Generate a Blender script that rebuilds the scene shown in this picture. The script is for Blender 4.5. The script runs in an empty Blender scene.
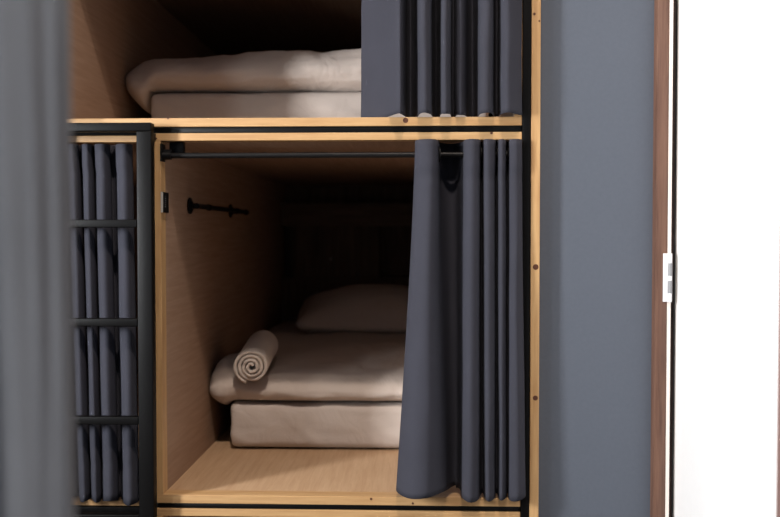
import bpy, bmesh, math, random
from mathutils import Vector, Matrix, Euler, noise
random.seed(7)
SC = bpy.context.scene
C = SC.collection

# ------------------------------------------------------------------ camera
F = 870.0
CAM = Vector((0.0, -2.58, 1.35))
ROT = Euler((math.pi/2 - math.atan(24/F), 0.0, math.atan(29/F)), 'XYZ')
RM = ROT.to_matrix()
def P(px, py, Y):
    """world point on the plane y=Y seen at photo position px,py"""
    d = RM @ Vector(((px-390)/F, (258.5-py)/F, -1.0))
    return CAM + d*((Y-CAM.y)/d.y)
def PX(px, Y, py=258.5): return P(px, py, Y).x
def PZ(py, Y, px=420): return P(px, py, Y).z
cd = bpy.data.cameras.new('camera'); cam = bpy.data.objects.new('camera', cd); C.objects.link(cam)
cam.location = CAM; cam.rotation_euler = ROT
cd.sensor_width = 36; cd.lens = 36*F/780; cd.clip_start = .02
cd.dof.use_dof = True; cd.dof.focus_distance = 2.60; cd.dof.aperture_fstop = 1.9
SC.camera = cam
H = 1.35

# ------------------------------------------------------------------ materials
def srgb(r, g, b):
    f = lambda c: (c/255/12.92) if c/255 <= .04045 else ((c/255+.055)/1.055)**2.4
    return (f(r), f(g), f(b), 1)
def newmat(name):
    m = bpy.data.materials.new(name); m.use_nodes = True
    nt = m.node_tree; b = nt.nodes['Principled BSDF']
    return m, nt, b
def N(nt, t, **kw):
    n = nt.nodes.new(t)
    for k, v in kw.items():
        if k in n.inputs: n.inputs[k].default_value = v
        else: setattr(n, k, v)
    return n
def bump(nt, b, src, strength, dist):
    bp = N(nt, 'ShaderNodeBump', Strength=strength, Distance=dist)
    nt.links.new(src, bp.inputs['Height']); nt.links.new(bp.outputs['Normal'], b.inputs['Normal'])
def coords(nt, scale):
    tc = N(nt, 'ShaderNodeTexCoord'); mp = N(nt, 'ShaderNodeMapping')
    mp.inputs['Scale'].default_value = scale
    nt.links.new(tc.outputs['Object'], mp.inputs['Vector']); return mp.outputs['Vector']
def ramp(nt, src, stops):
    r = N(nt, 'ShaderNodeValToRGB')
    e = r.color_ramp.elements
    e[0].position, e[0].color = stops[0]; e[1].position, e[1].color = stops[-1]
    for p, c in stops[1:-1]:
        x = e.new(p); x.color = c
    nt.links.new(src, r.inputs['Fac']); return r.outputs['Color']
def wood(name, c1, c2, axis='x', rough=.5, grain=1.0, bmp=.08, spec=.4):
    m, nt, b = newmat(name)
    s = {'x': (1.2, 22, 22), 'y': (22, 1.2, 22), 'z': (22, 22, 1.2)}[axis]
    v = coords(nt, tuple(k*grain for k in s))
    n1 = N(nt, 'ShaderNodeTexNoise', Scale=2.0, Detail=6, Roughness=.62, Distortion=.4)
    nt.links.new(v, n1.inputs['Vector'])
    v2 = coords(nt, tuple(k*grain*5 for k in s))
    n2 = N(nt, 'ShaderNodeTexNoise', Scale=2.0, Detail=3)
    nt.links.new(v2, n2.inputs['Vector'])
    mx = N(nt, 'ShaderNodeMath', operation='MULTIPLY_ADD'); mx.inputs[1].default_value = .3
    nt.links.new(n2.outputs['Fac'], mx.inputs[0]); nt.links.new(n1.outputs['Fac'], mx.inputs[2])
    nt.links.new(ramp(nt, mx.outputs[0], [(.45, c1), (.85, c2)]), b.inputs['Base Color'])
    b.inputs['Roughness'].default_value = rough; b.inputs['Specular IOR Level'].default_value = spec
    bump(nt, b, mx.outputs[0], bmp, .002)
    return m
def fabric(name, c, rough=.9, weave=900, bmp=.15, sheen=.15, vary=.06, wrinkle=0.0):
    m, nt, b = newmat(name)
    v = coords(nt, (1, 1, 1))
    n1 = N(nt, 'ShaderNodeTexNoise', Scale=6.0, Detail=4); nt.links.new(v, n1.inputs['Vector'])
    lo = tuple(x*(1-vary) for x in c[:3])+(1,); hi = tuple(x*(1+vary) for x in c[:3])+(1,)
    nt.links.new(ramp(nt, n1.outputs['Fac'], [(.3, lo), (.7, hi)]), b.inputs['Base Color'])
    n2 = N(nt, 'ShaderNodeTexNoise', Scale=weave, Detail=1); nt.links.new(v, n2.inputs['Vector'])
    b.inputs['Roughness'].default_value = rough
    b.inputs['Specular IOR Level'].default_value = .2
    b.inputs['Sheen Weight'].default_value = sheen; b.inputs['Sheen Roughness'].default_value = .5
    if wrinkle:
        n3 = N(nt, 'ShaderNodeTexNoise', Scale=9.0, Detail=5, Roughness=.5, Distortion=1.2); nt.links.new(v, n3.inputs['Vector'])
        ad = N(nt, 'ShaderNodeMath', operation='MULTIPLY_ADD'); ad.inputs[1].default_value = wrinkle
        nt.links.new(n3.outputs['Fac'], ad.inputs[0])
        k = N(nt, 'ShaderNodeMath', operation='MULTIPLY'); k.inputs[1].default_value = .06
        nt.links.new(n2.outputs['Fac'], k.inputs[0]); nt.links.new(k.outputs[0], ad.inputs[2])
        bump(nt, b, ad.outputs[0], .5, .02)
    else:
        bump(nt, b, n2.outputs['Fac'], bmp, .001)
    return m
def plain(name, c, rough=.5, metal=0.0, vary=.04, bmp=.03, scale=60, spec=.5):
    m, nt, b = newmat(name)
    v = coords(nt, (1, 1, 1))
    n1 = N(nt, 'ShaderNodeTexNoise', Scale=scale, Detail=4); nt.links.new(v, n1.inputs['Vector'])
    lo = tuple(x*(1-vary) for x in c[:3])+(1,); hi = tuple(min(1, x*(1+vary)) for x in c[:3])+(1,)
    nt.links.new(ramp(nt, n1.outputs['Fac'], [(.3, lo), (.7, hi)]), b.inputs['Base Color'])
    b.inputs['Roughness'].default_value = rough; b.inputs['Metallic'].default_value = metal
    b.inputs['Specular IOR Level'].default_value = spec
    bump(nt, b, n1.outputs['Fac'], bmp, .003)
    return m
M = {}
M['pine_x'] = wood('pine_x', srgb(204, 165, 117), srgb(176, 133, 88), 'x', .42)
M['pine_y'] = wood('pine_y', srgb(204, 165, 117), srgb(176, 133, 88), 'y', .42)
M['pine_z'] = wood('pine_z', srgb(204, 165, 117), srgb(176, 133, 88), 'z', .42)
M['ply_y'] = wood('ply_y', srgb(170, 140, 118), srgb(153, 122, 100), 'y', .62, 1.6, .03, .2)
M['ply_floor'] = wood('ply_floor', srgb(198, 164, 130), srgb(182, 146, 112), 'y', .55, 1.6, .03, .3)
M['walnut'] = wood('walnut', srgb(124, 98, 80), srgb(84, 64, 52), 'z', .6, .8, .05, .25)  # the unlit look of the pod backs is put into this wood colour
M['shaded_wood_x'] = wood('shaded_wood_x', srgb(138, 110, 92), srgb(94, 73, 60), 'x', .6, .8, .05, .25)  # same darkened wood for the headboard, grain along x
M['knot'] = plain('knot', srgb(84, 44, 24), .6)
M['steel'] = plain('black_steel', srgb(8, 7, 7), .46, .0, .1, .02, 200, .17)
M['iron'] = plain('dark_iron', srgb(14, 12, 12), .45, .0, .1, .03, 200, .25)
M['curtain'] = fabric('slate_curtain', srgb(57, 57, 65), .9, 700, .12, .0)
M['curtain_fg'] = fabric('grey_curtain', srgb(134, 134, 137), .9, 700, .12, .1)
M['sheet'] = fabric('white_sheet', srgb(206, 192, 182), .85, 500, .1, .1, .03, .55)
M['duvet'] = fabric('white_duvet', srgb(208, 193, 182), .85, 500, .1, .1, .03, .8)
M['towel'] = fabric('white_towel', srgb(222, 208, 196), .95, 420, .9, .3, .05)
M['wall'] = plain('slate_wall', srgb(88, 93, 103), .8, 0, .03, .06, 90, .25)
M['pale'] = plain('pale_wall', srgb(214, 211, 206), .85, 0, .02, .05, 40, .2)
M['ceil'] = plain('ceiling_paint', srgb(226, 224, 220), .9, 0, .02, .03, 40, .2)
M['concrete'] = plain('floor_concrete', srgb(66, 60, 56), .6, 0, .12, .05, 6, .3)
M['brown'] = wood('brown_frame', srgb(120, 88, 72), srgb(84, 57, 46), 'z', .5)
M['dark'] = plain('dark_gap_shade', srgb(46, 30, 26), .7)  # shade of the gap beside the door, as a colour
M['white'] = plain('white_paint', srgb(246, 244, 242), .45, 0, .01, .01, 40, .4)
M['cream'] = plain('cream_strip', srgb(245, 232, 222), .5, 0, .01, .02)
M['dooredge'] = wood('door_edge', srgb(190, 160, 152), srgb(150, 118, 110), 'z', .6)
M['hinge'] = plain('hinge_metal', srgb(236, 236, 236), .4, .0, .02, .01, 100)
M['hingegap'] = plain('hinge_gap', srgb(140, 140, 142), .5)
M['plaque'] = plain('black_plaque', srgb(8, 8, 9), .5, 0, .04, .03, 60, .2)
M['plaqueside'] = plain('grey_plaque_edge', srgb(176, 172, 166), .4)
M['mark'] = plain('pale_mark', srgb(150, 150, 152), .5)
M['frame_white'] = plain('window_frame_paint', srgb(225, 225, 225), .5)
m, nt, b = newmat('lamp_diffuser'); b.inputs['Base Color'].default_value = (.9, .88, .84, 1)
b.inputs['Emission Color'].default_value = (1, .86, .7, 1); b.inputs['Emission Strength'].default_value = 6; M['lamp'] = m
m, nt, b = newmat('window_pane')
tr = N(nt, 'ShaderNodeBsdfTransparent'); gl = N(nt, 'ShaderNodeBsdfGlossy', Roughness=.02); mxs = N(nt, 'ShaderNodeMixShader'); mxs.inputs[0].default_value = .06
nt.links.new(tr.outputs[0], mxs.inputs[1]); nt.links.new(gl.outputs[0], mxs.inputs[2])
nt.links.new(mxs.outputs[0], nt.nodes['Material Output'].inputs['Surface']); M['pane'] = m

# ------------------------------------------------------------------ mesh helpers
def bm_box(bm, x0, x1, y0, y1, z0, z1, bev=0.0, mi=0, seg=2):
    if x0 > x1: x0, x1 = x1, x0
    if y0 > y1: y0, y1 = y1, y0
    if z0 > z1: z0, z1 = z1, z0
    r = bmesh.ops.create_cube(bm, size=1.0)
    vs = r['verts']
    for v in vs:
        v.co = Vector(((x0+x1)/2 + v.co.x*(x1-x0), (y0+y1)/2 + v.co.y*(y1-y0), (z0+z1)/2 + v.co.z*(z1-z0)))
    fs = {f for v in vs for f in v.link_faces}
    for f in fs: f.material_index = mi
    if bev > 0:
        es = list({e for v in vs for e in v.link_edges})
        bmesh.ops.bevel(bm, geom=es, offset=bev, segments=seg, affect='EDGES', profile=.5)
    return bm
def box(*a, **k): return bm_box(bmesh.new(), *a, **k)
def bm_cyl(bm, a, b, r, r2=None, n=20, mi=0):
    a, b = Vector(a), Vector(b); d = b-a
    rr = bmesh.ops.create_cone(bm, cap_ends=True, segments=n, radius1=r, radius2=r if r2 is None else r2, depth=d.length)
    M4 = Matrix.Translation((a+b)/2) @ d.to_track_quat('Z', 'Y').to_matrix().to_4x4()
    for v in rr['verts']: v.co = M4 @ v.co
    for f in {f for v in rr['verts'] for f in v.link_faces}: f.material_index = mi
    return bm
def bm_tube(bm, pts, rad, n=14, caps=True):
    """tube with a radius per point"""
    pts = [Vector(p) for p in pts]
    rings = []
    for i, p in enumerate(pts):
        t = (pts[min(i+1, len(pts)-1)] - pts[max(i-1, 0)]).normalized()
        q = t.to_track_quat('Z', 'Y')
        rings.append([bm.verts.new(p + q @ Vector((math.cos(2*math.pi*k/n)*rad[i], math.sin(2*math.pi*k/n)*rad[i], 0))) for k in range(n)])
    for A, B in zip(rings, rings[1:]):
        for k in range(n): bm.faces.new((A[k], A[(k+1) % n], B[(k+1) % n], B[k]))
    if caps:
        bm.faces.new(rings[0][::-1]); bm.faces.new(rings[-1])
    return bm
def bm_torus(bm, c, axis, R, r, n=28, m=8):
    q = Vector(axis).to_track_quat('Z', 'Y'); c = Vector(c)
    g = []
    for i in range(n):
        a = 2*math.pi*i/n
        g.append([bm.verts.new(c + q @ Vector(((R+r*math.cos(2*math.pi*j/m))*math.cos(a), (R+r*math.cos(2*math.pi*j/m))*math.sin(a), r*math.sin(2*math.pi*j/m)))) for j in range(m)])
    for i in range(n):
        for j in range(m):
            bm.faces.new((g[i][j], g[(i+1) % n][j], g[(i+1) % n][(j+1) % m], g[i][(j+1) % m]))
    return bm
def soft_box(c, half, rad, n=(60, 60, 14), disp=None):
    """rounded box with evenly gridded faces; disp(Vector local, normal) -> offset"""
    bm = bmesh.new(); hx, hy, hz = half; grid = {}
    def vert(i, j, k):
        if (i, j, k) in grid: return grid[(i, j, k)]
        p = Vector((hx*(2*i/n[0]-1), hy*(2*j/n[1]-1), hz*(2*k/n[2]-1)))
        q = Vector((max(-hx+rad, min(hx-rad, p.x)), max(-hy+rad, min(hy-rad, p.y)), max(-hz+rad, min(hz-rad, p.z))))
        d = p-q
        nrm = d.normalized() if d.length > 1e-6 else Vector((0, 0, 1))
        p = q + nrm*rad
        if disp: p = p + disp(p, nrm)
        v = bm.verts.new(p + Vector(c)); grid[(i, j, k)] = v; return v
    for i in range(n[0]):
        for j in range(n[1]):
            bm.faces.new([vert(i, j, 0), vert(i, j+1, 0), vert(i+1, j+1, 0), vert(i+1, j, 0)])
            bm.faces.new([vert(i, j, n[2]), vert(i+1, j, n[2]), vert(i+1, j+1, n[2]), vert(i, j+1, n[2])])
    for i in range(n[0]):
        for k in range(n[2]):
            bm.faces.new([vert(i, 0, k), vert(i+1, 0, k), vert(i+1, 0, k+1), vert(i, 0, k+1)])
            bm.faces.new([vert(i, n[1], k), vert(i, n[1], k+1), vert(i+1, n[1], k+1), vert(i+1, n[1], k)])
    for j in range(n[1]):
        for k in range(n[2]):
            bm.faces.new([vert(0, j, k), vert(0, j, k+1), vert(0, j+1, k+1), vert(0, j+1, k)])
            bm.faces.new([vert(n[0], j, k), vert(n[0], j+1, k), vert(n[0], j+1, k+1), vert(n[0], j, k+1)])
    return bm
def obj(name, bm, mats, parent=None, smooth=False):
    if not isinstance(mats, (list, tuple)): mats = [mats]
    if parent is not None:
        off = Vector((0, 0, 0)); p = parent
        while p is not None: off += p.location; p = p.parent
        bmesh.ops.translate(bm, verts=bm.verts, vec=-off)
    bmesh.ops.recalc_face_normals(bm, faces=bm.faces)
    me = bpy.data.meshes.new(name); bm.to_mesh(me); bm.free()
    for mm in mats: me.materials.append(mm)
    if smooth:
        for p in me.polygons: p.use_smooth = True
        if smooth != 'all':
            me.set_sharp_from_angle(angle=math.radians(40))
    o = bpy.data.objects.new(name, me); C.objects.link(o)
    if parent is not None: o.parent = parent
    return o
def tag(o, label, cat, group=None):
    o['label'] = label; o['category'] = cat
    if group: o['group'] = group
    return o
def thing(name, label, cat, loc, group=None):
    o = bpy.data.objects.new(name, None); C.objects.link(o); o.location = loc; o.empty_display_size = .1
    return tag(o, label, cat, group)
def struct(name, bm, mats, parent=None, smooth=False):
    o = obj(name, bm, mats, parent, smooth)
    o['kind'] = 'structure'
    return o

# ------------------------------------------------------------------ room
RX0, RX1, RY0, CZ = -2.60, 2.15, -3.7, 4.40
PYW = .035                                   # face of the slate wall beside the bunks
PBACK = 2.45
WINS = ((-2.08, -1.56, 1.30, 2.20), (-3.45, -2.55, .9, 2.20))   # y0,y1,z0,z1 of the windows in the left wall; second added to light near curtain
struct('floor', box(RX0-.1, RX1+.1, RY0-.1, PBACK+.2, -.1, 0), M['concrete'])
struct('ceiling', box(RX0-.1, RX1+.1, RY0-.1, PBACK+.2, CZ, CZ+.1), M['ceil'])
bm = bmesh.new()
ys = sorted(WINS); yc = RY0
for wn in ys:
    bm_box(bm, RX0-.1, RX0, yc, wn[0], 0, CZ); yc = wn[1]
    bm_box(bm, RX0-.1, RX0, wn[0], wn[1], 0, wn[2]); bm_box(bm, RX0-.1, RX0, wn[0], wn[1], wn[3], CZ)
bm_box(bm, RX0-.1, RX0, yc, PBACK+.1, 0, CZ)
struct('wall_left', bm, M['wall'])
struct('wall_front', box(RX0-.1, RX1+.1, RY0-.1, RY0, 0, CZ), M['wall'])
struct('wall_right', box(RX1, RX1+.1, RY0, PBACK+.1, 0, CZ), M['wall'])
struct('wall_rear', box(RX0-.1, RX1+.1, PBACK+.1, PBACK+.2, 0, CZ), M['wall'])
for k_, WIN in enumerate(WINS):
    w = struct('window_%d' % (k_+1), box(RX0-.062, RX0-.056, WIN[0], WIN[1], WIN[2], WIN[3]), M['pane'])
    bm = bmesh.new()
    for a in ((WIN[0], WIN[0]+.03, WIN[2], WIN[3]), (WIN[1]-.03, WIN[1], WIN[2], WIN[3]), (WIN[0], WIN[1], WIN[2], WIN[2]+.03), (WIN[0], WIN[1], WIN[3]-.03, WIN[3])):
        bm_box(bm, RX0-.085, RX0-.03, a[0], a[1], a[2], a[3])
    struct('window_frame', bm, M['frame_white'], w)
    struct('window_sill', box(RX0-.03, RX0+.05, WIN[0]-.03, WIN[1]+.03, WIN[2]-.03, WIN[2]), M['frame_white'], w)

# door opening and slate wall, right of the bunks
Xw0 = PX(541, PYW); Xc0 = PX(652.2, PYW); Xc1 = PX(667.6, .0); Xc2 = PX(671, .0)
DX0 = PX(675.6, 0.0); DW = .74; DX1 = DX0+DW+.01
DTOP = 2.32
XR_ = PX(521.5, 0); LPX0_ = -1.88
bm = bmesh.new()
bm_box(bm, Xw0-.012, Xc0+.02, PYW, PYW+.1, 0, CZ)
bm_box(bm, Xc0+.02, DX1, PYW, PYW+.1, DTOP+.04, CZ); bm_box(bm, DX1, RX1, PYW, PYW+.1, 0, CZ)
struct('wall_back', bm, M['wall'])
UTOP = H+.98  # roof kept low, out of view, so that it shades the upper bed
UPX0 = -1.10                                   # left end of the upper pod
struct('wall_back_upper', box(RX0, XR_, .0, .10, UTOP+.002, CZ), M['wall'])
struct('wall_back_left', box(RX0, UPX0-.03, .04, .12, PZ(118, 0)+.02, UTOP), M['wall'])
struct('wall_back_lower', box(RX0, LPX0_-.002, .04, .12, 0, PZ(118, 0)+.02), M['wall'])
# passage behind the door
struct('wall_passage', box(DX0-.1, RX1, 1.2, 1.25, 0, CZ), M['pale'])
dfr = struct('trim_1', box(Xc0, Xc1, PYW-.035, PYW+.12, 0, DTOP, bev=.004), M['brown'], smooth=True)
dfr['label'] = 'brown timber door frame between the slate wall and the white door'
struct('stop_strip', box(Xc1, Xc2, PYW-.036, PYW+.1, 0, DTOP), M['cream'], dfr)
struct('gap_shade', box(Xc2, DX0+.004, PYW-.005, PYW+.1, 0, DTOP), M['dark'], dfr)  # solid dark strip standing in for the shaded gap at the door
struct('frame_head', box(Xc0, DX1+.05, PYW-.035, PYW+.12, DTOP, DTOP+.06, bev=.004), M['brown'], dfr)
struct('frame_jamb', box(DX1, DX1+.05, PYW-.035, PYW+.12, 0, DTOP, bev=.004), M['brown'], dfr)
# the leaf, opened square into the room: free edge towards the camera
FY = -.725
door = struct('door_1', box(DX0+.006, DX0+.046, FY+.004, PYW-.012, .01, DTOP-.01, bev=.002), M['white'])
door['label'] = 'white door leaf standing open at right angles to the slate wall'
struct('door_edge', box(DX0+.006, DX0+.046, FY, FY+.0045, .01, DTOP-.01), M['dooredge'], door)
hz0, hz1 = PZ(302, -.01, 667), PZ(253.5, -.01, 667)
hx0, hx1 = PX(664, -.01), PX(671, -.01)
bm = bmesh.new()
bm_box(bm, hx0, hx1, PYW-.040, PYW-.034, hz0, hz1, bev=.001)
bm_cyl(bm, (hx1-.001, PYW-.042, hz0), (hx1-.001, PYW-.042, hz1), .0055, n=16)
for q in (.18, .54):
    bm_cyl(bm, (hx1-.001, PYW-.042, hz0+(hz1-hz0)*q), (hx1-.001, PYW-.042, hz0+(hz1-hz0)*(q+.26)), .0062, n=16, mi=1)
hg = struct('hinge', bm, [M['hinge'], M['hingegap']], door, smooth=True)
hg['label'] = 'white metal hinge on the brown door frame'

# ------------------------------------------------------------------ bunk dimensions (metres)
Y0 = 0.0
XL = PX(153.8, 0); XLi = XL+.0228; XR = PX(521.5, 0); XRi = XR-.0228
Z_sh1, Z_sh0 = PZ(117.2, 0), PZ(125.8, 0)          # upper pod floor edge
Z_t1, Z_t0 = PZ(132.2, 0), PZ(140.0, 0)            # top edge of lower pod
Z_f1, Z_f0 = PZ(497.2, 0), PZ(505.8, 0)            # floor edge of lower pod
Z_b1 = PZ(511.2, 0)
T = .02
def knot(bm, x, z, r, y=-.0004, mi=1):
    bm_cyl(bm, (x, y, z), (x, y+.002, z), r, n=14, mi=mi)

def pod(name, label, xl, xr, z0, z1, y0, left_lip, depth=PBACK, lipw=.0225, group=None, knots=(), headboard=True, side=None, lipt=None):
    """open fronted timber sleeping box: lipped front edges, panels, headboard"""
    r = thing(name, label, 'sleeping pod', ((xl+xr)/2, y0, z0), group)
    li = .024
    lt = lipt or .0225
    bmf = bmesh.new(); bm_box(bmf, xl, xr, y0, y0+.05, z0, z0+(Z_f1-Z_f0), bev=.0015)
    for kx, kz, kr in knots:
        if kz < (z0+z1)/2: knot(bmf, kx, kz, kr, y0-.0004)
    obj('front_rail', bmf, [M['pine_x'], M['knot']], r)
    bmf = bmesh.new(); bm_box(bmf, xl, xr, y0, y0+.05, z1-lt, z1, bev=.0015)
    for kx, kz, kr in knots:
        if kz > (z0+z1)/2: knot(bmf, kx, kz, kr, y0-.0004)
    obj('head_rail', bmf, [M['pine_x'], M['knot']], r)
    zf = z0+(Z_f1-Z_f0)
    obj('front_stile', box(xl, xl+lipw, y0, y0+.05, zf, z1-lt, bev=.0015), M['pine_z'], r)
    obj('front_stile', box(xr-lipw, xr, y0, y0+.05, zf, z1-lt, bev=.0015), M['pine_z'], r)
    obj('side_panel', box(xl+.004, xl+lipw-.001, y0+.05, depth, z0, z1), M['ply_y'], r)
    obj('side_panel', box(xr-lipw+.001, xr-.004, y0+.05, depth, z0, z1), M['ply_y'], r)
    obj('floor_panel', box(xl+lipw-.001, xr-lipw+.001, y0+.05, depth, z0+.004, zf-.0015), M['ply_floor'], r)
    obj('ceiling_panel', box(xl+lipw-.001, xr-lipw+.001, y0+.05, depth, z1-lt+.001, z1-.003), M['ply_y'], r)
    xi0, xi1 = xl+lipw, xr-lipw
    bmb = box(xi0, xi1, depth-.02, depth, zf, z1-lt)
    obj('back_panel', bmb, M['walnut'], r)
    if headboard:
        hy = 2.28
        # shelf unit across the head of the bed
        zl = z0 + (PZ(207, hy) - Z_f0)
        obj('headboard_ledge', box(xi0, xi1, hy-.03, depth-.02, zl, zl+.022, bev=.002), M['shaded_wood_x'], r)
        zb = z0 + (PZ(277, hy) - Z_f0)
        obj('headboard_ledge', box(xi0, xi1, hy-.012, depth-.02, zb-.022, zb, bev=.002), M['shaded_wood_x'], r)
        obj('headboard_panel', box(xi0, xi1, hy, hy+.02, zf, zb-.022), M['walnut'], r)
        za = z0 + (PZ(226, hy) - Z_f0)
        obj('headboard_rail', box(xi0, xi1, hy, hy+.02, za, zl), M['shaded_wood_x'], r)
        xa, xb_ = xl+(PX(294, hy)-XL), xl+(PX(370, hy)-XL)
        d = obj('headboard_door', box(xa, xb_, hy+.002, hy+.02, zb, za, bev=.001), M['walnut'], r)
        bmd = bmesh.new()
        for q in range(0, 8):
            xx = xa+.05+(xb_-xa-.1)*q/7
            bm_box(bmd, xx-.024, xx+.024, hy-.004, hy+.004, zb+.02, za-.02)
        bm_box(bmd, xa, xa+.025, hy-.01, hy+.004, zb, za); bm_box(bmd, xb_-.025, xb_, hy-.01, hy+.004, zb, za)
        bm_box(bmd, xa, xb_, hy-.009, hy+.004, za-.02, za); bm_box(bmd, xa, xb_, hy-.009, hy+.004, zb, zb+.02)
        obj('door_boards', bmd, M['walnut'], d)
        bmk = bmesh.new(); bmesh.ops.create_uvsphere(bmk, u_segments=12, v_segments=8, radius=.006, matrix=Matrix.Translation((PX(331, hy)-XL+xl, hy-.012, z0+PZ(259, hy)-Z_f0)))
        obj('door_knob', bmk, M['hinge'], d, smooth='all')
        obj('headboard_upright', box(xb_, xb_+.05, hy-.006, hy+.02, zb, za), M['walnut'], r)
        xq = xb_+.45
        if xq < xi1-.05: obj('headboard_upright', box(xq, xi1, hy-.006, hy+.02, zb, za), M['walnut'], r)
    return r
lower = pod('sleeping_pod', 'open pine framed pod with bed and rolled towel, beneath the topmost pod', XL, XR, Z_f0, Z_t1, Y0, True, group='pine sleeping pods',
    knots=[(PX(371, 0), PZ(499.5, 0), .004), (PX(413, 0), PZ(503.5, 0), .0035), (PX(491, 0), PZ(133.3, 0), .004), (PX(157.2, 0), PZ(138.5, 0, 157), .003)])
upper = pod('sleeping_pod', 'topmost pine pod with a bed above the pod holding the rolled towel', UPX0, XR, Z_sh0, UTOP, Y0, True, group='pine sleeping pods',
    knots=[(PX(405.5, 0), PZ(120.3, 0), .008), (PX(169, 0), PZ(118.4, 0, 169), .003)], headboard=False)
LPX0, LPX1 = -1.88, PX(151.5, .04)
left_pod = pod('sleeping_pod', 'pine pod closed by a curtain behind the black ladder', LPX0, LPX1, PZ(505.6, .04, 100), PZ(135.6, .04, 100), .04, True, group='pine sleeping pods', headboard=False, lipt=.020)
base = pod('sleeping_pod', 'lowest pine unit under the open pod with the towel, only its top rail showing', XL, XR, .03, Z_b1, Y0, True, group='pine sleeping pods', headboard=False)

# ------------------------------------------------------------------ black steel frame
sf = thing('steel_frame', 'black steel frame of thin beams and a post around the pine pods', 'frame', (XR+.012, 0, 0))
PR1 = PX(530.2, 0)
obj('post', box(XR+.001, PR1, -.004, .04, 0, CZ-.01, bev=.002), M['steel'], sf, smooth=True)
obj('post', box(LPX1+.0015, XL-.001, .0, .05, 0, Z_sh0-.0015, bev=.001), M['steel'], sf)
obj('beam', box(XL, XR, .004, .055, Z_t1+.001, Z_sh0-.001, bev=.002), M['steel'], sf, smooth=True)
obj('beam', box(XL, XR, .004, .055, Z_b1+.001, Z_f0-.001, bev=.002), M['steel'], sf, smooth=True)
obj('beam', box(LPX0, LPX1, .045, .09, PZ(135.6, .04, 100)+.001, Z_sh0-.0015, bev=.002), M['steel'], sf, smooth=True)
obj('beam', box(LPX0, LPX1, .03, .09, PZ(505.6, .04, 100)-.022, PZ(505.6, .04, 100)-.001, bev=.002), M['steel'], sf, smooth=True)
# pine batten against the wall
xb0, xb1 = PX(530.6, -.005), PX(539.6, -.005)
bm = box(xb0, xb1, -.008, PYW+.05, 0, CZ-.005, bev=.0015)
for kx, ky, kr in ((534, 14, .004), (539, 21, .003), (535.3, 267, .0085), (535, 398, .0075),):
    knot(bm, PX(kx, 0, ky), PZ(ky, -.008, kx), kr, -.0084)
struct('trim_2', bm, [M['pine_z'], M['knot']])

# ------------------------------------------------------------------ ladder
LY0, LY1 = -.062, -.028
ld = thing('ladder', 'black steel ladder with flat rungs fixed in front of the narrow curtained pod', 'ladder', (PX(105, LY0), LY0, 0))
xr0, xr1 = PX(137, LY0), PX(152, LY0)
RZ = [PZ(py, LY0, 105) for py in (219.5, 318.6, 417, 515)]
RZ.append(RZ[-1]-.285)
xl1 = xr0-.30; xl0 = xl1-.045
topz = PZ(122.6, LY0, 105); topz0 = PZ(131.2, LY0, 105)
obj('rail', box(xr0, xr1, LY0, LY1, 0, topz0, bev=.003, seg=3), M['steel'], ld, smooth=True)
obj('rail', box(xl0, xl1, LY0, LY1, 0, topz0, bev=.003, seg=3), M['steel'], ld, smooth=True)
obj('top_bar', box(xl0, xr1, LY0, LY1, topz0, topz, bev=.003, seg=3), M['steel'], ld, smooth=True)
for z in RZ:
    obj('rung', box(xl1, xr0, LY0+.001, LY0+.026, z-.0235, z, bev=.0028, seg=3), M['steel'], ld, smooth=True)
obj('bracket', box(xr0+.005, xr1-.005, LY1, .0, topz0-.02, topz0-.002), M['steel'], ld)

# ------------------------------------------------------------------ curtains
def cr(p, t):
    """Catmull-Rom through list p at t in 0..1"""
    n = len(p)-1; s = min(t*n, n-1e-6); i = int(s); u = s-i
    g = lambda k: Vector(p[max(0, min(n, k))])
    a, b, c, d = g(i-1), g(i), g(i+1), g(i+2)
    return .5*((2*b) + (c-a)*u + (2*a-5*b+4*c-d)*u*u + (3*b-a-3*c+d)*u*u*u)
def curtain_bm(top, bot, ztop, zbot, per=9, nz=44, amp=.002, seed=0, hdr=0.0, ease=1.0):
    """top/bot: plan polylines (photo px at that depth, depth)"""
    T_ = [(PX(a, b), b, 0) for a, b in top]; B_ = [(PX(a, b), b, 0) for a, b in bot]
    m_ = (len(T_)-1)*per
    bm = bmesh.new(); rows = []
    for r in range(nz+1):
        t = r/nz; row = []
        for s in range(m_+1):
            u = s/m_
            w_ = t**ease
            p = cr(T_, u)*(1-w_) + cr(B_, u)*w_
            zt = ztop(u) if callable(ztop) else ztop; zb = zbot(u) if callable(zbot) else zbot
            z = zt + (zb-zt)*t
            k = noise.noise(Vector((u*9+seed, t*2.2, seed*1.7)))
            k2 = noise.noise(Vector((u*22+seed, t*5.5, seed*.7+5)))
            p.x += amp*k + amp*.4*k2; p.y += amp*1.6*k2
            if hdr > 0:
                dz = (zt-z)
                p.y += .006*math.exp(-((dz-hdr)/.010)**2) - .004*(dz < hdr) + .003*math.exp(-((z-zb-.11)/.006)**2)
            row.append(bm.verts.new((p.x, p.y, z)))
        rows.append(row)
    for A, B in zip(rows, rows[1:]):
        for s in range(m_): bm.faces.new((A[s], A[s+1], B[s+1], B[s]))
    return bm
def hang(name, bm, mat, label, group=None, thick=.0022):
    o = obj(name, bm, mat, None, smooth='all')
    md = o.modifiers.new('thickness', 'SOLIDIFY'); md.thickness = thick; md.offset = 0
    tag(o, label, 'curtain', group)
    return o
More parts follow.
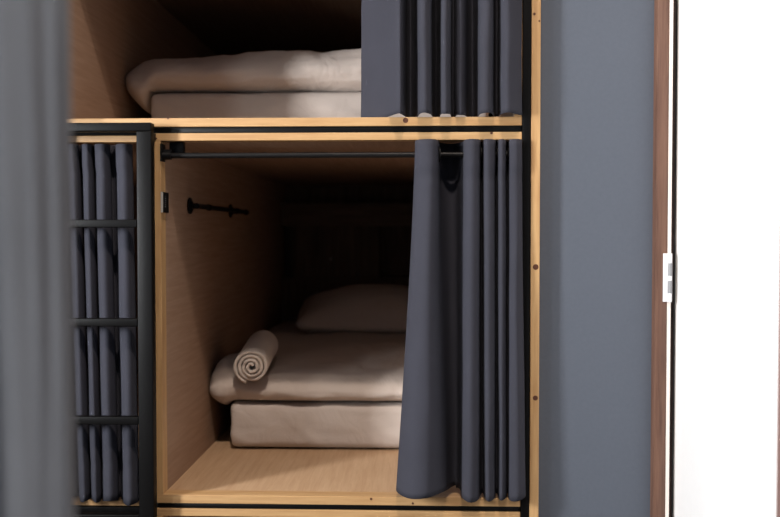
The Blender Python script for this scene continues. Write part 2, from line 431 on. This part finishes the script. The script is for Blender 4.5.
# lower right curtain
lt = [(428, .065), (418, .045), (415.5, .01), (419, -.028), (427, -.043), (434, -.036), (437.5, 0), (440, .05), (447, .085), (456, .08), (462.5, .03), (465, -.022), (471.5, -.042), (478.5, -.025), (480, .03), (482, .035), (483.5, -.02), (488, -.036), (494, -.02), (495, .028), (497, .028), (498, -.018), (501.5, -.032), (505, -.016), (506, .028), (508, .025), (509.5, -.022), (515, -.038), (520, -.026), (521, -.012)]
lb = [(410, .03), (401, .01), (397, -.02), (401, -.06), (412, -.098), (426, -.105), (438, -.070), (446, -.02), (452, .03), (458, .04), (461.5, .0), (463.5, -.042), (470, -.068), (478, -.05), (481.5, -.005), (483.5, .0), (486, -.036), (490, -.054), (495, -.036), (496.5, .0), (498, .0), (500, -.032), (503, -.046), (507, -.03), (508, .002), (509.5, .0), (511, -.04), (518, -.058), (525, -.038), (526.5, -.018)]
zlow = lambda u: (PZ(497.3, -.09) if u < .3 else PZ(493, -.02) if u < .35 else PZ(499.5, -.055)) + .004*math.sin(u*40)
o = hang('curtain', curtain_bm(lt, lb, PZ(139.3, -.04), zlow, nz=60, amp=.0022, seed=3, hdr=.10, ease=1.25), M['curtain'], 'slate curtain with eyelets gathered at the right of the open lower pod', 'slate pod curtains')
# eyelets where the cloth crosses the rod
ROD_Y = .015; ROD_Z = PZ(154.8, ROD_Y); ROD_R = .0085
for px in (416.3, 438.8, 464.2, 480, 496, 507):
    obj('eyelet', bm_torus(bmesh.new(), (PX(px, ROD_Y), ROD_Y, ROD_Z), (1, .12, 0), .021, .0035), M['iron'], o, smooth='all')
# curtain rod
rd = thing('curtain_rod', 'slim black rod across the mouth of the open lower pod', 'curtain rod', (XLi, ROD_Y, ROD_Z))
obj('rod', bm_cyl(bmesh.new(), (XLi+.004, ROD_Y, ROD_Z), (XRi-.004, ROD_Y, ROD_Z), ROD_R), M['iron'], rd, smooth=True)
for x, s in ((XLi, 1), (XRi, -1)):
    bm = bmesh.new()
    bm_box(bm, x, x+s*.004, ROD_Y-.02, ROD_Y+.02, ROD_Z-.018, ROD_Z+.034)
    bm_cyl(bm, (x, ROD_Y, ROD_Z), (x+s*.028, ROD_Y, ROD_Z), .0125)
    bm_box(bm, x+s*.018, x+s*.062, ROD_Y+.012, ROD_Y+.034, ROD_Z+.008, Z_t0-.0005, bev=.002)
    bm_box(bm, x+s*.004, x+s*.030, ROD_Y-.004, ROD_Y+.024, ROD_Z+.002, ROD_Z+.018)
    obj('bracket', bm, M['iron'], rd, smooth=True)
# upper curtain
ut = [(362, .11), (372, .075), (385, .02), (397, -.04), (401.5, -.045), (404.5, -.0), (406, .055), (410, .09), (414, .06), (416.5, .01), (419, -.045), (424.5, -.06), (430, -.04), (432, .02), (435, .07), (438.5, .02), (440.5, -.035), (445, -.05), (449.5, -.03), (451, .02), (453.5, .03), (456, -.014), (460, -.026), (464, -.008), (467, .05), (471.5, .08), (476, .03), (479, -.04), (486, -.056), (491.5, -.038), (493.5, .02), (496.5, .03), (499, -.03), (505, -.056), (512, -.047), (519, -.018), (520.4, -.010)]
ut = [(a, b*1.1 if b < 0 else b) for a, b in ut]
ub = [(a+(.6 if i > 4 else -.5), b*1.08) for i, (a, b) in enumerate(ut)]
zup = lambda u: (Z_sh1+.003 if u < .1 else Z_sh1+.0025) + .001*math.sin(u*90)
hang('curtain', curtain_bm(ut, ub, UTOP-.03, zup, nz=50, amp=.0022, seed=11), M['curtain'], 'slate curtain pulled to the right of the topmost pod, beside its bed', 'slate pod curtains')
rd2 = thing('curtain_rod', 'black rod at the top of the topmost pod carrying its curtain', 'curtain rod', (UPX0, .012, UTOP-.055))
obj('rod', bm_cyl(bmesh.new(), (UPX0+.0235, .012, UTOP-.055), (XRi-.004, .012, UTOP-.055), ROD_R), M['iron'], rd2, smooth=True)
for x in (UPX0+.0229, XRi-.0124):
    obj('bracket', box(x, x+.012, -.004, .03, UTOP-.07, UTOP-.0235), M['iron'], rd2)
wt = [(8, -.02), (13, -.09), (19, -.115), (24, -.05), (28, -.02), (31, -.08), (37, -.11), (43, -.06), (46, -.02), (49, -.075), (54, -.105), (60, -.09), (61, -.04)]  # invented out of view, blocks window light from the upper bed
hang('curtain', curtain_bm(wt, wt, UTOP-.03, lambda u: Z_sh1+.004, nz=40, amp=.002, seed=41), M['curtain'], 'unseen slate curtain added at the far left to shade the topmost pod', 'slate pod curtains')
# curtain behind the ladder
tl, bl = [], []
rt = [(20, 38), (44, 60), (69, 80.5), (84, 94), (96.5, 111), (118, 133)]
rb = [(30, 48), (54, 68), (78, 88), (89.5, 99.5), (102, 116), (122, 136.5)]
for (a, b), (c, d) in zip(rt, rb):
    for lst, l, r_ in ((tl, a, b), (bl, c, d)):
        lst += [(l-1.4, .026), (l+.4, -.004), ((l*.6+r_*.4), -.019), (r_-1.0, .0), (r_+.8, .032)]
zl_ = lambda u: PZ(500, -.0, 100) - (.008 if u > .85 else 0) + .003*math.sin(u*60)
hang('curtain', curtain_bm(tl, bl, PZ(144.5, .0, 100), zl_, nz=50, amp=.0016, seed=23, hdr=.09), M['curtain'], 'slate curtain drawn closed in folds behind the black ladder rungs', 'slate pod curtains')
# near curtain, out of focus, close to the lens
NY = -1.70
tl = [(-290, NY+.02), (-250, NY-.03), (-200, NY+.03), (-150, NY-.025), (-105, NY+.03), (-60, NY-.03), (-25, NY+.012), (10, NY-.012), (38, NY-.014), (56, NY-.014), (67, NY-.008), (69, NY+.012)]
bl = [(a+(4 if a > 0 else 0), b) for a, b in tl]
hang('curtain', curtain_bm(tl, bl, 2.38, .06, nz=40, amp=.003, seed=31), M['curtain_fg'], 'blurred plain grey curtain standing closest to the viewer, left of the ladder', None)
rd3 = thing('curtain_rod', 'black rod from the side wall carrying the near grey curtain', 'curtain rod', (RX0, NY, 2.36))
obj('rod', bm_cyl(bmesh.new(), (RX0, NY, 2.36), (PX(75, NY), NY, 2.36), .012), M['iron'], rd3, smooth=True)
obj('bracket', bm_cyl(bmesh.new(), (-.9, NY, 2.36), (-.9, NY, CZ), .006), M['iron'], rd3)

# ------------------------------------------------------------------ beds
MY = .56
TC0 = P(251.5, 366.5, .49); TR = .067
TAX = Vector((-.03, 1, .14)).normalized()
def wrinkle(amp, sc, seed):
    return lambda p: amp*noise.fractal(Vector((p.x*sc[0]+seed, p.y*sc[1], p.z*sc[2]+seed)), 1.0, 2.0, 3)
def mattress(x0, x1, zfloor, label, seed):
    h = .166; hx, hy, hz = (x1-x0)/2, (2.26-MY)/2, h/2
    wf = wrinkle(.004, (5, 5, 16), seed)
    def d(p, n):
        o = n*wf(p)
        if p.z < 0 and n.z < -.5: return Vector((0, 0, 0))
        if n.y < -.3:          # diagonal pull creases in the sheet on the foot end
            ph = (p.x*22 + p.z*30 + 1.5*noise.noise(Vector((p.x*4, p.z*9, seed))))
            o += n*.005*max(0, math.sin(ph))**3 * (1-abs(p.z)/hz*.6)
            o.y -= .012*(1-(p.z/hz)**2)
        return o
    bm = soft_box(((x0+x1)/2, MY+hy, zfloor+hz+.002), (hx, hy, hz), .024, (90, 60, 18), d)
    o = obj('mattress', bm, M['sheet'], None, smooth='all')
    return tag(o, label, 'mattress', 'white mattresses')
zfl, zfu = Z_f1, Z_sh0+(Z_f1-Z_f0)
mx0 = P(230, 430, MY).x; mxu = P(150, 110, MY).x
m1 = mattress(mx0, XRi-.03, zfl, 'white sheeted mattress under the duvet that carries the rolled towel', 2.0)
m2 = mattress(mxu, XRi-.03, zfu, 'white sheeted mattress in the topmost pod', 9.0)
MT = .165
def duvet(x0, x1, zb, xm, label, seed, thick, drop, front, rise, tilt, lobe, xlo):
    hx, hy, hz = (x1-x0)/2, (2.22-front)/2, thick/2
    cx, cy = (x0+x1)/2, front+hy
    wf = wrinkle(.010, (4.5, 3.5, 6), seed); w2 = wrinkle(.004, (13, 9, 16), seed+4)
    def d(p, n):
        X, Y = p.x+cx, p.y+cy
        o = n*(wf(p)+w2(p)) * (1.0 if n.z > -.4 else .12)
        top = (p.z+hz)/(2*hz)
        e = max(0, min(1, (xm+.03-X)/.06))               # hangs over the mattress side, tapering to its edge
        tp = .2+.8*max(0, min(1, (X-xlo)/(xm-xlo)))
        o.z -= drop*e*e*(3-2*e)*tp * (1-top)
        o.z -= .02*max(0, min(1, (xm-X)/.1))*top
        k = math.exp(-(Y-front)/.22)                      # rounded nose at the foot
        o.z -= rise*k*top
        if n.y < -.2: o.y -= .02*(1-abs(2*top-1)) ; o += n*.004*math.sin(X*26+3*noise.noise(Vector((X*3, p.z*12, seed))))*top
        lx = max(0, min(1, (X-x0)/1.0)); o.z -= tilt*(1-lx)*top
        o.z += lobe*math.exp(-((X-x0-.06)/.075)**2)*math.exp(-((Y-front-.06)/.22)**2)*top
        o.y -= .05*(1-top)*math.exp(-(p.y+hy)/.06)
        q = p+o
        if q.x+cx > xm-.012: o.z += max(0, -hz+.006-q.z)
        o.x = max(o.x, xlo-cx-p.x)
        q = p+o+Vector((cx, cy, zb+hz)); tt = (q.y-TC0.y)/TAX.y      # pressed in by the towel that lies on it
        if lobe and top > .35 and -.02 < tt < .33:
            a = TC0+TAX*tt; dx = abs(q.x-a.x); rr = TR+.006
            if dx < rr: o.z += min(0, a.z-math.sqrt(rr*rr-dx*dx)-q.z)
        return o
    bm = soft_box((cx, cy, zb+hz), (hx, hy, hz), hz*.86, (110, 100, 20), d)
    o = obj('duvet', bm, M['duvet'], None, smooth='all')
    return tag(o, label, 'duvet', 'white duvets')
dv1 = duvet(XLi-.012, XRi-.02, zfl+MT+.004, mx0, 'white duvet with the rolled towel lying on its corner', 1.3, .150, .022, .582, .05, .0, .05, XLi+.002)
dv2 = duvet(PX(121, MY), XRi-.02, zfu+MT+.004, mxu, 'white duvet drooping over the mattress side in the topmost pod', 7.7, .188, .085, .578, .01, .05, 0, UPX0+.025)
# pillow
def pil(p, n):
    k = max(0, 1-(abs(p.x)/.36)**2.6)*max(0, 1-(abs(p.y)/.22)**2.6)
    o = Vector((0, 0, p.z*(k*1.5-.55)))
    return o + n*.006*noise.noise(p*9)
bm = soft_box((0, 0, 0), (.37, .22, .065), .06, (50, 36, 14), pil)
bmesh.ops.rotate(bm, verts=bm.verts, cent=(0, 0, 0), matrix=Matrix.Rotation(math.radians(14), 3, 'X'))
bmesh.ops.translate(bm, verts=bm.verts, vec=(PX(297, 1.6)+.37, 1.69, zfl+MT+.150+.085))
from mathutils.bvhtree import BVHTree
dg = BVHTree.FromPolygons([v.co for v in dv1.data.vertices], [p.vertices[:] for p in dv1.data.polygons])
for v in bm.verts:
    h = dg.ray_cast(Vector((v.co.x, v.co.y, v.co.z+1)), Vector((0, 0, -1)))[0]
    if h and v.co.z < h.z+.004: v.co.z = h.z+.004
tag(obj('pillow', bm, M['duvet'], None, smooth='all'), 'white pillow in shade against the headboard of the open lower pod', 'pillow')

# rolled towel
def towel():
    turns = 3.6; n = 130; L = .30; th = .0125; nl = 16
    bm = bmesh.new()
    axis = TAX; q = axis.to_track_quat('Y', 'Z')
    prof = []
    r0 = .008
    for s in range(n+1):
        t = s/n; a = -turns*2*math.pi*(1-t) + math.radians(250)
        r = r0 + (TR-th*.5-r0)*t
        prof.append((a, r))
    def ring(k, inner):
        out = []
        for i, (a, r) in enumerate(prof):
            rr = r - th*.5*.985 if inner else r + th*.5*.985
            y = L*k/nl
            e = min(k, nl-k)/nl
            bul = .003*noise.noise(Vector((a*1.2, y*14, r*30)))
            tele = .010*(1-i/n)                     # rolled layers step out a little at the centre
            sg = 1 - .05*math.sin(a) * (i/n)
            yy = y - (tele if k == 0 else 0) + .0035*noise.noise(Vector((a*2, r*50, k*.01)))
            rr = (rr+bul)*sg
            if k in (0, nl): rr += (-.0012 if not inner else .0012)
            out.append(bm.verts.new(TC0 + q @ Vector((rr*math.cos(a), yy, rr*math.sin(a)))))
        return out
    outer = [ring(k, False) for k in range(nl+1)]; inner = [ring(k, True) for k in range(nl+1)]
    for k in range(nl):
        for i in range(n):
            bm.faces.new((outer[k][i], outer[k][i+1], outer[k+1][i+1], outer[k+1][i]))
            bm.faces.new((inner[k][i+1], inner[k][i], inner[k+1][i], inner[k+1][i+1]))
        bm.faces.new((outer[k][0], outer[k+1][0], inner[k+1][0], inner[k][0]))
        bm.faces.new((outer[k][n], inner[k][n], inner[k+1][n], outer[k+1][n]))
    for k in (0, nl):
        for i in range(n): bm.faces.new((outer[k][i], inner[k][i], inner[k][i+1], outer[k][i+1]))
    return bm
tag(obj('towel', towel(), M['towel'], None, smooth='all'), 'rolled white bath towel resting on the corner of the duvet', 'towel')

# ------------------------------------------------------------------ fittings on the pod side
wx = XLi                                         # face of the side panel
def on_side(px, py, X):
    d = RM @ Vector(((px-390)/F, (258.5-py)/F, -1.0)); return CAM + d*((X-CAM.x)/d.x)
bx = wx+.028
a = on_side(190.5, 205.5, wx+.004); b_ = on_side(231, 211.5, wx+.004); zt = (a.z+b_.z)/2
f1, f2 = a.y, b_.y
tr_ = thing('towel_rail', 'dark iron pipe rail on the side panel of the open lower pod', 'towel rail', (wx, f1, zt))
obj('rail', bm_tube(bmesh.new(), [(bx, f1-.01, zt), (bx, f2+.10, zt), (bx, f2+.20, zt)], [.0085]*3), M['iron'], tr_, smooth=True)
for y in (f1, f2):
    bm = bmesh.new(); bm_cyl(bm, (wx, y, zt), (wx+.006, y, zt), .027, n=28); bm_cyl(bm, (wx+.006, y, zt), (wx+.012, y, zt), .014); bm_cyl(bm, (wx+.01, y, zt), (bx, y, zt), .0095)
    obj('flange', bm, M['iron'], tr_, smooth=True)
for y in (f1+.16, f2, f2+.19):
    bm = bmesh.new(); bm_tube(bm, [(bx, y-.022, zt), (bx, y-.014, zt), (bx, y+.014, zt), (bx, y+.022, zt)], [.0085, .0115, .0115, .0085])
    obj('pipe_joint', bm, M['iron'], tr_, smooth=True)
# small black plaque on the inner face of the frame
pz0, pz1 = PZ(212.3, 0, 165), PZ(191.8, 0, 165)
pl = thing('plaque', 'small black plaque with a pale edge inside the pod frame near the rod', 'plaque', (wx+.004, .0, pz0))
obj('plate', box(wx, wx+.006, .002, .062, pz0, pz1, bev=.0008), M['plaque'], pl)
obj('edge', box(wx, wx+.0062, -.002, .002, pz0, pz1), M['plaqueside'], pl)
bm = bmesh.new()
for k in range(6):
    zc = pz0+.016+k*.0062
    bm_box(bm, wx+.0055, wx+.0062, .022+.002*(k % 2), .029-.003*((k+1) % 3 == 0), zc, zc+.0028)
obj('marking', bm, M['mark'], pl)

# ------------------------------------------------------------------ lights
lx, ly = 0.0, -2.0
lp = thing('ceiling_lamp', 'round ceiling lamp over the aisle in front of the pods', 'lamp', (lx, ly, CZ))
obj('lamp_base', bm_cyl(bmesh.new(), (lx, ly, CZ-.03), (lx, ly, CZ), .16, n=40), M['white'], lp, smooth=True)
obj('diffuser', bm_cyl(bmesh.new(), (lx, ly, CZ-.05), (lx, ly, CZ-.03), .13, .15, n=40), M['lamp'], lp, smooth=True)
def area(name, loc, rot, sx, sy, power, col, shape='RECTANGLE'):
    d = bpy.data.lights.new(name, 'AREA'); d.shape = shape; d.size = sx
    if shape == 'RECTANGLE': d.size_y = sy
    d.energy = power; d.color = col
    o = bpy.data.objects.new(name, d); C.objects.link(o); o.location = loc; o.rotation_euler = rot; return o
area('lamp_light', (lx, ly, CZ-.056), (0, 0, 0), .18, .18, 92, (1.0, .87, .76), 'DISK')
for WIN, pw in zip(WINS, (270, 58)):  # second light is an added fill for the near curtain
    area('daylight', (RX0-.14, (WIN[0]+WIN[1])/2, (WIN[2]+WIN[3])/2), (0, math.radians(-90), 0), WIN[3]-WIN[2], WIN[1]-WIN[0], pw, (.95, .975, 1.0))
wd = bpy.data.worlds.new('world'); SC.world = wd; wd.use_nodes = True
wd.node_tree.nodes['Background'].inputs[0].default_value = (.75, .85, 1, 1); wd.node_tree.nodes['Background'].inputs[1].default_value = .4
SC.view_settings.view_transform = 'Standard'; SC.view_settings.look = 'None'
SC.view_settings.gamma = 1; SC.view_settings.exposure = 0.0; SC.view_settings.use_curve_mapping = False
SC.cycles.max_bounces = 8; SC.cycles.diffuse_bounces = 2
